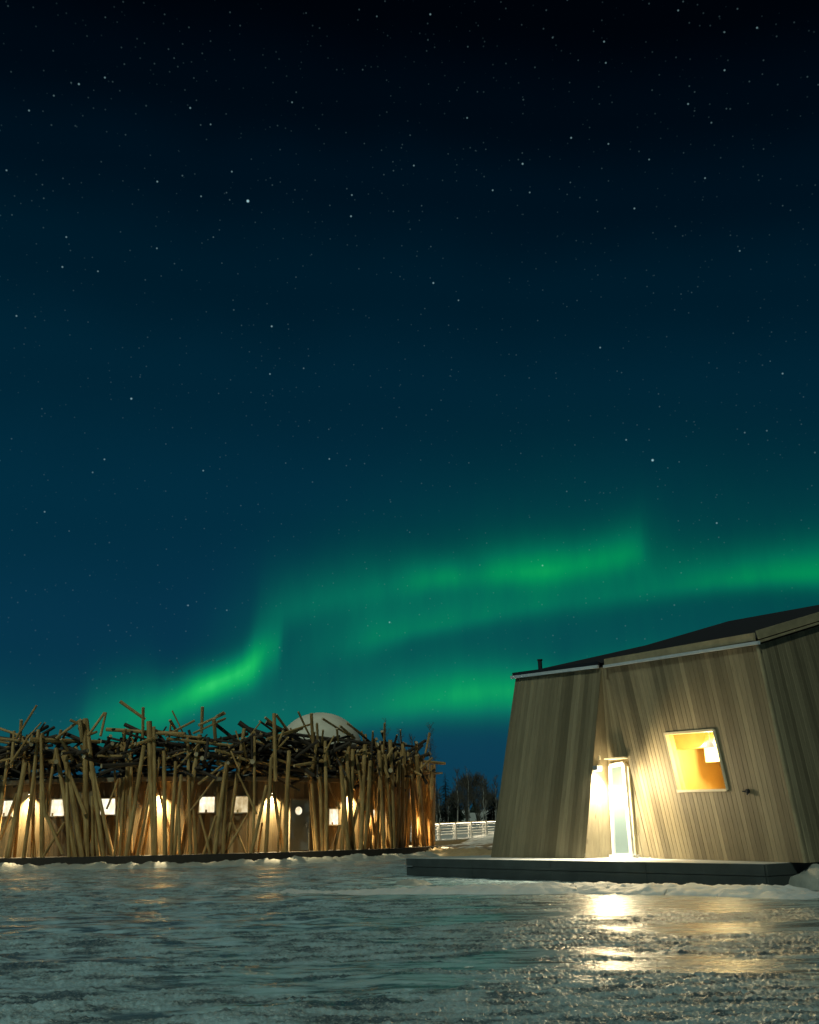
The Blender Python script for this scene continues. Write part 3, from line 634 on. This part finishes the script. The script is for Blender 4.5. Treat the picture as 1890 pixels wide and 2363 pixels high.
# windows
def ringwindow(px0, px1, py0, py1, warm=False):
    a, c_ = cyl(px0, (py0+py1)/2, RW+.03), cyl(px1, (py0+py1)/2, RW+.03); z0 = cyl((px0+px1)/2, py1, RW).z; z1 = cyl((px0+px1)/2, py0, RW).z
    p = [Vector((a.x, a.y, z0)), Vector((c_.x, c_.y, z0)), Vector((c_.x, c_.y, z1)), Vector((a.x, a.y, z1))]
    nn = (p[1]-p[0]).cross(UP).normalized(); b = MB()
    for i in range(4): b.beam(p[i]-(p[(i+1) % 4]-p[i]).normalized()*.03, p[(i+1) % 4]+(p[(i+1) % 4]-p[i]).normalized()*.03, .05, .09, up=nn.cross(p[(i+1) % 4]-p[i]))
    o = b.build('window', M['cream'], ring)
    b = MB(); b.add([q-nn*.012 for q in p], [(0, 1, 2, 3)]); b.build('pane', M['warmpane' if warm else 'pane'], o)
    if True:      # things standing on the sill inside
        b = MB(); uu = (p[1]-p[0]).normalized()
        q = p[0]+uu*random.uniform(.1, .5)+UP*.07; b.box(q-nn*.004, uu*random.uniform(.03, .06), nn*.004, UP*random.uniform(.04, .1))
        b.build('sill_object', M['curtain'], o)
for wargs in ((3, 31, 1847, 1884), (117, 151, 1844, 1884), (231, 268, 1842, 1881), (459, 496, 1838, 1876), (538, 573, 1837, 1876, True), (758, 781, 1866, 1904), (855, 876, 1868, 1903), (-110, -80, 1850, 1888)):
    ringwindow(*wargs)
# door with a round porthole
a, c_ = cyl(669, 1900, RW+.05), cyl(713, 1900, RW+.05); zt = cyl(690, 1845, RW).z; nn = (c_-a).cross(UP).normalized(); uu = (c_-a); uu.z = 0; wdt = uu.length; uu.normalize()
a.z = ZB; hgt = zt-ZB; mid = a+uu*wdt/2+UP*hgt/2
b = MB(); b.box(mid, uu*(wdt/2-.04), nn*.03, UP*(hgt/2-.04)); do = b.build('door', M['greydoor'], ring)
b = MB()
b.beam(a, a+UP*hgt, .07, .12, up=uu); b.beam(a+uu*wdt, a+uu*wdt+UP*hgt, .07, .12, up=uu); b.beam(a+UP*hgt, a+uu*wdt+UP*hgt, .08, .12)
b.build('door_frame', M['eave'], do)
pc = cyl(688, 1871, RW+.05); pc = a+uu*((pc-a).dot(uu))+UP*(pc.z-ZB)+nn*.04
b = MB(); b.tube(pc, pc+nn*.02, .21, .21, 28); b.build('porthole', M['steel'], do)
b = MB(); b.tube(pc+nn*.01, pc+nn*.026, .185, .185, 28); b.build('porthole_pane', M['pane'], do)
hp = cyl(707, 1903, RW+.05); hp = a+uu*((hp-a).dot(uu))+UP*(hp.z-ZB)+nn*.05
b = MB(); b.box(hp, uu*.025, nn*.02, UP*.11); b.tube(hp+nn*.05, hp+nn*.05-uu*.12, .014, .014, 6); b.build('handle', M['steel'], do)
# wall lamps
def ringlamp(th, z, e=1., col=(1., .80, .44)):
    o = ringp(th, RW, z); nn = Vector((math.sin(th), -math.cos(th), 0)); uu = Vector((math.cos(th), math.sin(th), 0))
    b = MB(); b.tube(o+nn*.10-UP*.02, o+nn*.10+UP*.14, .05, .05, 10); b.box(o+nn*.04+UP*.06, uu*.02, nn*.04, UP*.02); f = b.build('wall_lamp', M['black'], ring)
    b = MB(); b.tube(o+nn*.10-UP*.035, o+nn*.10-UP*.022, .045, .045, 10); b.build('lamp_glass', M['lampglow'], f)
    l = light('wall_light', 'SPOT', o+nn*.20-UP*.05, 2100*e, col, .04, spot_size=math.radians(116), spot_blend=.95); aim(l, -UP-nn*.04)
for px, py, e in ((-150, 1832, .8), (72, 1832, 1.), (368, 1828, 1.), (628, 1830, 1.), (806, 1828, .9)):
    q = cyl(px, py, RW); ringlamp(angof(q), q.z, e)
for px, e in ((905, 1.5), (958, 2.2)):
    q = cyl(px, 1835, RW); ringlamp(angof(q), 3.1, e)
ringlamp(math.radians(88), 3.1, 2.)
# logs: each leans on the ring; foot and head are given, the rest fills the gaps
LG = []
def c1(x, y): return (x/3.253, 1560+y/3.253)
def c2(x, y): return (500+x/3.135, 1560+y/3.135)
for f, L_ in ((c1, [(-40,1350,65,560,28),(60,1350,190,650,40),(110,1350,205,440,24),(180,1350,290,400,26),(320,1340,315,430,32),(338,1060,308,440,22),(345,1050,420,560,22),
     (345,1040,470,1335,25),(325,1310,485,1100,18),(570,1335,420,540,34),(620,1340,480,560,38),(640,1040,470,600,25),(655,1345,640,320,40),(780,1340,650,330,32),
     (850,1340,700,700,26),(845,1330,780,1090,24),(920,1330,960,640,28),(980,1335,985,640,28),(950,1330,1080,520,34),(1010,1330,1120,800,26),(1030,1335,1125,870,20),
     (1165,1330,1120,340,46),(1170,1330,1155,380,26),(1070,1335,1210,560,24),(1240,1335,1230,560,32),(1285,1335,1320,640,28),(1310,1330,1360,740,25),(1360,1330,1500,440,35),
     (1430,1330,1410,460,26),(1470,1330,1450,1000,34),(1580,1310,1500,1040,20),(1530,1310,1620,1050,22),(1610,1330,1700,650,34),(1670,1330,1730,1100,28),(0,1230,130,880,22),
     (240,1350,262,700,22),(520,1340,500,560,24),(860,1330,905,770,18),(905,1330,935,760,22),(1350,1330,1340,1000,22),(700,1340,690,900,20),(800,1000,890,770,14),(1430,1010,1650,720,14),
     (740,1340,700,1000,26),(1270,1330,1300,800,20)]),
   (c2, [(50,1270,75,630,30),(70,1240,200,380,32),(265,1250,275,400,22),(290,1000,150,700,16),(210,1265,90,1000,18),(60,1255,230,990,16),(250,1265,360,790,28),(355,1270,395,590,28),
     (425,760,415,270,30),(480,1265,400,740,28),(500,1265,525,540,34),(730,1250,680,680,30),(765,1250,745,660,28),(795,1245,785,470,30),(850,1245,890,1080,24),(905,1240,960,470,32),
     (940,1245,1110,560,30),(890,960,800,760,18),(1000,1240,970,1150,20),(960,860,1050,630,22),(1095,1060,1130,630,26),(1030,1245,1048,640,20),(225,1265,232,900,16),(300,1265,330,1060,16),
     (0,1270,10,800,24),(440,1265,470,900,16),(1160,1245,1175,540,26),(1210,1245,1180,560,26),(1085,1240,1100,760,22)])):
    for x0, y0, x1, y1, wd in L_:
        a = f(x0, y0); c_ = f(x1, y1); LG.append((a, c_, wd/3.2))
nlog = 0
def logobj(p, q, r):
    global nlog
    b = MB(); b.tube(p, q, r, r*random.uniform(.78, .95), 9, 6, .008, 1, 0, .05); b.build('log', [M['log'], M['logend']], ring, smooth=False); nlog += 1
for (x0, y0), (x1, y1), wd in LG:
    R = RL+random.uniform(-.35, .3)
    p = cyl(x0, y0, R); q = cyl(x1, y1, R-.1)
    if y0 > 1560+1225/3.2: p.z = ZB-.02
    r = wd*.5*(p-Vector((0, 0, HC))).length/2330*1.04
    logobj(p, q, r)
filler = MB()
KEEP = [angof(cyl(x, 1860, 13.6)) for x in (17, 72, 134, 250, 368, 478, 555, 628, 690, 770, 806, 865)]
th = math.radians(46)
while th < math.radians(100):                        # dense palisade on the right flank
    R = RL+random.uniform(-.45, .4)
    t2 = th+random.gauss(0, .045); z = random.choice((random.uniform(3.8, 5.2), random.uniform(4.8, 5.9))); r = random.uniform(.07, .13)
    p, q = ringp(th, R, ZB-.02), ringp(t2, R+random.uniform(-.2, .2), z)
    if nlog < 100: logobj(p, q, r)
    else: filler.tube(p, q, r, r*.85, 8, 4, .008, 1, 0, .05)
    th += random.uniform(.012, .026)
for k in range(70):                                  # thin poles deeper in, between the front ones
    t0 = random.uniform(-.8, 1.2)
    if any(abs(t0-w_) < .05 for w_ in KEEP): continue
    R = 13.75+random.uniform(-.2, .25); r = random.uniform(.045, .085)
    filler.tube(ringp(t0, R, ZB), ringp(t0+random.gauss(0, .05), R, random.uniform(3.2, 4.6)), r, r*.85, 7, 3, .008, 1)
for k in range(150):                                 # around the back and the far left
    t0 = random.uniform(1.75, 2*math.pi-.95); R = RL+random.uniform(-.4, .4); r = random.uniform(.07, .13)
    filler.tube(ringp(t0, R, ZB), ringp(t0+random.gauss(0, .05), R, random.uniform(3.8, 5.8)), r, r*.85, 7, 3, .008, 1)
tag(filler.build('thin_logs', [M['log'], M['logend']], ring), kind='stuff')
tangle = MB()
def tang(c_, dirv_, Lg, r, lit=False): tangle.tube(c_-dirv_*Lg/2, c_+dirv_*Lg/2, r, r*.85, 8, 3, .006, 1, 2 if lit else 0, .04)  # lit picks the paler log colour, the others get the shaded one
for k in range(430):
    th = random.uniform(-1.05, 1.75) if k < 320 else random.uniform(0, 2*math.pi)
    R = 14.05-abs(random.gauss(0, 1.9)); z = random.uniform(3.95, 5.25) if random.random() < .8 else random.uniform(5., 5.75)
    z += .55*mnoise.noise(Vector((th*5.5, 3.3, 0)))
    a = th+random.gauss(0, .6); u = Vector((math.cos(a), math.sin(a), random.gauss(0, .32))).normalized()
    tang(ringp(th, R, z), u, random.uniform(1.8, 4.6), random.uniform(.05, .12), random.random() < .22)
for k in range(230):                                 # sticks standing up out of the heap
    th = random.uniform(-1., 1.75); u = Vector((random.gauss(0, .6), random.gauss(0, .5), 1)).normalized()
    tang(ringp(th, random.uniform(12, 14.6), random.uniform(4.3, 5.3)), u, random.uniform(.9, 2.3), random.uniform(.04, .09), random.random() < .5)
for f, L_ in ((c1, [(-40,380,180,460,20),(120,470,275,220,20),(200,470,310,350,14),(420,470,610,325,24),(525,330,640,380,22),(660,450,785,275,24),(755,450,795,275,22),(900,190,1090,325,26),
      (1075,235,1072,460,26),(1292,260,1385,450,13),(1275,330,1330,420,26),(1240,450,1460,335,20),(1520,232,1512,430,28),(1490,370,1690,280,22),(1450,430,1690,322,18),
      (1605,320,1620,520,32),(945,395,930,480,20),(0,640,170,600,18),(0,470,250,500,24),(730,600,960,600,20),(1250,620,1420,560,18),(1170,430,1560,470,22),(1250,470,1724,520,24),
      (160,330,150,480,26),(600,330,620,490,40)]),
   (c2, [(350,300,480,400,22),(410,440,690,345,18),(360,460,620,380,26),(590,258,690,470,18),(685,270,700,520,28),(765,308,985,445,20),(890,360,1000,450,20),(940,340,1065,430,18),
      (725,340,735,520,22),(560,650,1125,555,24),(-10,535,160,580,24),(430,600,690,690,20),(1490,705,1630,702,18),(1085,745,1155,760,26),(1215,340,1210,520,18),(1330,390,1338,520,12),
      (1445,480,1440,600,26),(1540,410,1510,560,20),(1130,400,1125,500,16),(430,280,520,400,24),(0,290,50,262,18),(0,330,65,305,14),(770,390,760,500,18),(220,460,320,330,14),(150,590,380,640,22),
      (1340,640,1450,632,14),(1390,600,1475,580,18),(870,380,880,480,20)])):
    for x0, y0, x1, y1, wd in L_:
        p, q = cyl(*f(x0, y0), RL+.1), cyl(*f(x1, y1), RL-.3); r = wd/3.2*.5*(p-Vector((0, 0, HC))).length/2330*.9
        tangle.tube(p, q, r, r*.9, 8, 3, .003, 1, 2, .04)
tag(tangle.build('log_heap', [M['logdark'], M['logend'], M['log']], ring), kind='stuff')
# pale dome rising behind the heap
dc = aty(738, 1720, 61); dome_r = 2.65; dtop = aty(735, 1645, 61).z
dm = empty('dome_tent', (dc.x, dc.y, ZB), 'pale domed canvas roof rising behind the heaped logs', 'dome')
b = MB(); nr_, ns_ = 14, 40; vs = []; fs = []
for i in range(nr_+1):
    ph = math.pi/2*i/nr_
    for j in range(ns_):
        t = 2*math.pi*j/ns_; vs.append((dc.x+math.cos(t)*dome_r*math.cos(ph), dc.y+math.sin(t)*dome_r*math.cos(ph), dtop-2.3+2.3*math.sin(ph)))
for i in range(nr_):
    for j in range(ns_): k = (j+1) % ns_; fs.append((i*ns_+j, i*ns_+k, (i+1)*ns_+k, (i+1)*ns_+j))
b.add(vs, fs); b.build('canvas_shell', M['canvas'], dm, smooth=True)
b = MB(); b.tube((dc.x, dc.y, ZB), (dc.x, dc.y, dtop-2.3), dome_r*.98, dome_r*.98, 40, 2); b.build('drum_wall', M['ringdeck'], dm)
# snow clods along the platform
sl = []
t = -1.35
while t < 1.25: sl.append(ringp(t, RP+.55, 0)); t += .05
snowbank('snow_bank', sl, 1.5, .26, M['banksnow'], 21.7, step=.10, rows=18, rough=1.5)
# ------------------------------------------------------------------ gangway
g0 = aty(975, 1941, 66.5); g1 = aty(1145, 1930, 73); gd = (g1-g0); g1 = g0+gd*1.5; gd.z = 0; gL = (g1-g0).length; gdir = (g1-g0).normalized(); gn = Vector((gdir.y, -gdir.x, 0)).normalized()
gw = empty('gangway', (g0.x, g0.y, 0), 'white railed gangway rising from the round building to the shore', 'walkway')
b = MB(); b.beam(g0-gn*.8-UP*.05, g1-gn*.8-UP*.05, .08, 1.6); b.build('walkway_boards', M['decktop'], gw)
b = MB(); b.beam(g0-UP*.28, g1-UP*.28, .42, .08); b.beam(g0-gn*1.6-UP*.28, g1-gn*1.6-UP*.28, .42, .08); b.build('side_girder', M['tan'], gw)
npan = max(1, round(gL/1.75))
for side, off, pw in (('near', 0., .13), ('far', -1.6, .07)):
    b = MB()
    b.beam(g0+gn*off+UP*1.06, g1+gn*off+UP*1.06, .05, .16); b.build('handrail', M['tan'], gw)
    for h in (.86, .66, .48, .30):
        b = MB(); b.beam(g0+gn*off+UP*h, g1+gn*off+UP*h, .035, .03); b.build('rail', M['rail'], gw)
    for k in range(npan+1):
        p = g0+gdir*(gL*k/npan)+gn*off; b = MB(); b.box(p+UP*.52, gdir*pw/2, gn*pw/2, UP*.54); b.build('post', M['rail'], gw)
b = MB(); b.beam(g0-gn*.03+UP*1.025, g1-gn*.03+UP*1.025, .012, .04); b.build('light_strip', M['lampglow'], gw)
for k in range(6):
    p = g0+gdir*(gL*(k+.5)/6)+UP*.95-gn*.8; l = light('gangway_light', 'POINT', p, 30, (1., .85, .6), .05)
p = aty(1090, 1935, 62); l = light('shore_light', 'POINT', Vector((p.x+3.5, p.y, 2.4)), 650, (1., .78, .45), .1)
bl = empty('bollard_lamp', (p.x+3.5, p.y, .3), 'slim black bollard lamp on the shore behind the cabin', 'lamp')
b = MB(); b.tube((p.x+3.5, p.y, .2), (p.x+3.5, p.y, 2.3), .05, .05, 12); b.build('lamp_post', M['black'], bl)
b = MB(); b.tube((p.x+3.5, p.y, 2.3), (p.x+3.5, p.y, 2.36), .09, .09, 16); b.tube((p.x+3.5, p.y, 2.44), (p.x+3.5, p.y, 2.5), .14, .05, 16); b.build('lamp_cap', M['black'], bl)
# snow fringe along the near shore
sh = [aty(x, 1972, Y) for x, Y in ((880, 60), (930, 57), (980, 54.5), (1040, 53), (1110, 51), (1200, 48))]
for q in sh: q.z = .02
snowbank('shore_snow', sh, 2.2, .42, M['brownsnow'], 33.1, step=.14, rows=20, rough=2.5)
sh = [aty(x, 1950, Y) for x, Y in ((1050, 62), (1100, 61), (1160, 60), (1230, 58))]
for q in sh: q.z = .12
snowbank('snow_bank', sh, 2.5, .26, M['snow'], 39.1, step=.14, rows=16)
# ------------------------------------------------------------------ trees
def birch(x, y, h, label, seed, dense=1.):
    rnd = random.Random(seed); z0 = shore_h(x, y)-.1; t = empty('birch_tree', (x, y, z0), label, 'tree', 'bare birches on the shore')
    base_ = Vector((x, y, z0)); lean = Vector((rnd.gauss(0, .02), rnd.gauss(0, .02), 1)).normalized()
    b = MB(); n = 8; pts = [base_+lean*h*i/n+Vector((rnd.gauss(0, .05), rnd.gauss(0, .05), 0)) for i in range(n+1)]
    for i in range(n): b.tube(pts[i], pts[i+1], .02+.10*(1-i/n)*h/9, .02+.10*(1-(i+1)/n)*h/9, 7)
    b.build('trunk', M['trunk'], t)
    b = MB()
    for k in range(int(34*dense)):
        f = rnd.uniform(.3, .98); p = base_+lean*h*f; a = rnd.uniform(0, 6.28); Lb = h*.22*(1.15-f)+.3
        q = p+Vector((math.cos(a)*.55, math.sin(a)*.55, .85)).normalized()*Lb; b.tube(p, q, .025, .008, 4)
        for j in range(5):
            s = p+(q-p)*rnd.uniform(.3, 1); a2 = rnd.uniform(0, 6.28)
            e = s+Vector((math.cos(a2)*.6, math.sin(a2)*.6, rnd.uniform(-.2, .9))).normalized()*Lb*rnd.uniform(.25, .55); b.tube(s, e, .012, .004, 3)
    b.build('crown', M['twig'], t)
def spruce(x, y, h, wd, label, seed):
    rnd = random.Random(seed); z0 = shore_h(x, y)-.1; t = empty('spruce_tree', (x, y, z0), label, 'tree', 'dark spruces behind the gangway'); base_ = Vector((x, y, z0))
    b = MB(); b.tube(base_, base_+UP*h, .16, .02, 7); b.build('trunk', M['twig'], t)
    b = MB(); k = 0
    zz = h*.08
    while zz < h:
        rad = wd*(1-zz/h)**.85+.08; nb = 9 if zz < h*.8 else 5
        for j in range(nb):
            a = rnd.uniform(0, 6.28); Lb = rad*rnd.uniform(.55, 1.15); o = base_+UP*(zz+rnd.uniform(-.15, .15)); u = Vector((math.cos(a), math.sin(a), 0)); sd = Vector((-u.y, u.x, 0))
            tip = o+u*Lb-UP*Lb*rnd.uniform(.25, .55)
            for q in range(6):
                f0 = q/6; c_ = o+(tip-o)*(f0+.1); wv = Lb*.28*(1-f0)+.06
                for sg in (-1, 1):
                    e = c_+sd*sg*wv+u*.12*Lb-UP*rnd.uniform(.05, .22)*Lb; b.add([c_, c_+u*Lb*.14, e], [(0, 1, 2)])
        zz += h*.045
    b.build('crown', M['needle'], t)
def thicket(x, y, h, wd, label, seed):
    rnd = random.Random(seed); z0 = shore_h(x, y)-.1; t = empty('leafless_tree', (x, y, z0), label, 'tree', 'leafless bushy trees behind the gangway'); base_ = Vector((x, y, z0))
    b = MB()
    for k in range(5): a = rnd.uniform(0, 6.28); b.tube(base_, base_+Vector((math.cos(a)*wd*.3, math.sin(a)*wd*.3, h*.5)), .08, .03, 6)
    b.build('trunk', M['twig'], t); b = MB()
    for k in range(700):
        a, ph, rr_ = rnd.uniform(0, 6.28), rnd.uniform(-.5, 1.57), rnd.uniform(.2, 1)**.5
        p = base_+Vector((math.cos(a)*math.cos(ph)*wd*rr_, math.sin(a)*math.cos(ph)*wd*rr_, h*.55+math.sin(ph)*h*.45*rr_))
        q = p+Vector((rnd.gauss(0, .3), rnd.gauss(0, .3), rnd.uniform(.2, .9))); b.tube(p, q, .03, .008, 3)
    b.build('crown', M['twig'], t)
def tx(px, Y): return aty(px, 1900, Y).x
for i, (px, Y, h, lb) in enumerate(((1056, 100, 5.6, 'tall pale birch left of the brightest gap behind the gangway'), (1084, 102, 5.8, 'straight pale birch in the middle of the gap behind the gangway'),
        (1117, 98, 4.9, 'forked pale birch close to the cabin corner'), (1122, 104, 4.4, 'thin birch just beside the forked one near the cabin'), (1144, 100, 4.9, 'thin birch half hidden by the cabin corner'),
        (1002, 96, 3.6, 'thin birch next to the edge of the log wall'), (1008, 108, 3.8, 'second thin birch right of the log wall'), (1015, 112, 3.9, 'third thin birch right of the log wall'), (1034, 110, 2.9, 'short thin birch beneath the dark spruce'),
        (1105, 90, 1.9, 'small sapling before the forked birch'), (888, 112, 12.4, 'tallest faint bare birch over the right part of the logs'), (925, 118, 12.0, 'faint bare birch between the tallest one and the wall end'),
        (960, 115, 10.6, 'faint bare birch near the right end of the logs'), (990, 115, 11.4, 'faint bare birch over the last logs at right'))):
    birch(tx(px, Y), Y, h, lb, 100+i, 1.6 if px < 995 else 1.)
for i, (px, Y, h, wd, lb) in enumerate(((1030, 120, 5.9, 1.6, 'dark pointed spruce beside the log wall end'), (1010, 126, 5.0, 1.5, 'smaller spruce between the log wall and the pointed one'), (1048, 124, 4.2, 1.6, 'low dark spruce right of the pointed one'), (1140, 122, 4.0, 1.8, 'dark spruce next to the cabin corner'),
        (1175, 125, 5.5, 1.9, 'dark spruce hidden mostly behind the cabin'))):
    spruce(tx(px, Y), Y, h, wd, lb, 200+i)
for i, (px, Y, h, wd, lb) in enumerate(((1078, 116, 5.0, 1.6, 'bushy leafless tree left half of the round crowned pair'), (1103, 118, 5.3, 1.8, 'bushy leafless tree right half of the round crowned pair'), (1055, 128, 3.7, 1.6, 'low bushy leafless tree behind the birches'), (1128, 128, 3.4, 1.5, 'low bushy leafless tree close to the cabin'))):
    thicket(tx(px, Y), Y, h, wd, lb, 300+i)
b = MB(); rnd = random.Random(5)                       # far wood on the shore
for k in range(260):
    x = rnd.uniform(-160, 130); y = rnd.uniform(150, 230); z0 = shore_h(x, y); h = rnd.uniform(1.6, 3.4); r = rnd.uniform(.8, 1.5)
    for s in range(5):
        zb = z0+h*s*.17; rad = r*(1-s*.18)
        n_ = 9; vs = [Vector((x, y, zb+h*.36))]+[Vector((x+math.cos(6.283*j/n_)*rad*rnd.uniform(.6, 1.2), y+math.sin(6.283*j/n_)*rad*rnd.uniform(.6, 1.2), zb+rnd.uniform(-.3, .1))) for j in range(n_)]
        b.add(vs, [(0, 1+j, 1+(j+1) % n_) for j in range(n_)])
tag(b.build('far_wood', M['needle']), 'dark low mass of far woods along the shore', 'woods', kind='stuff')
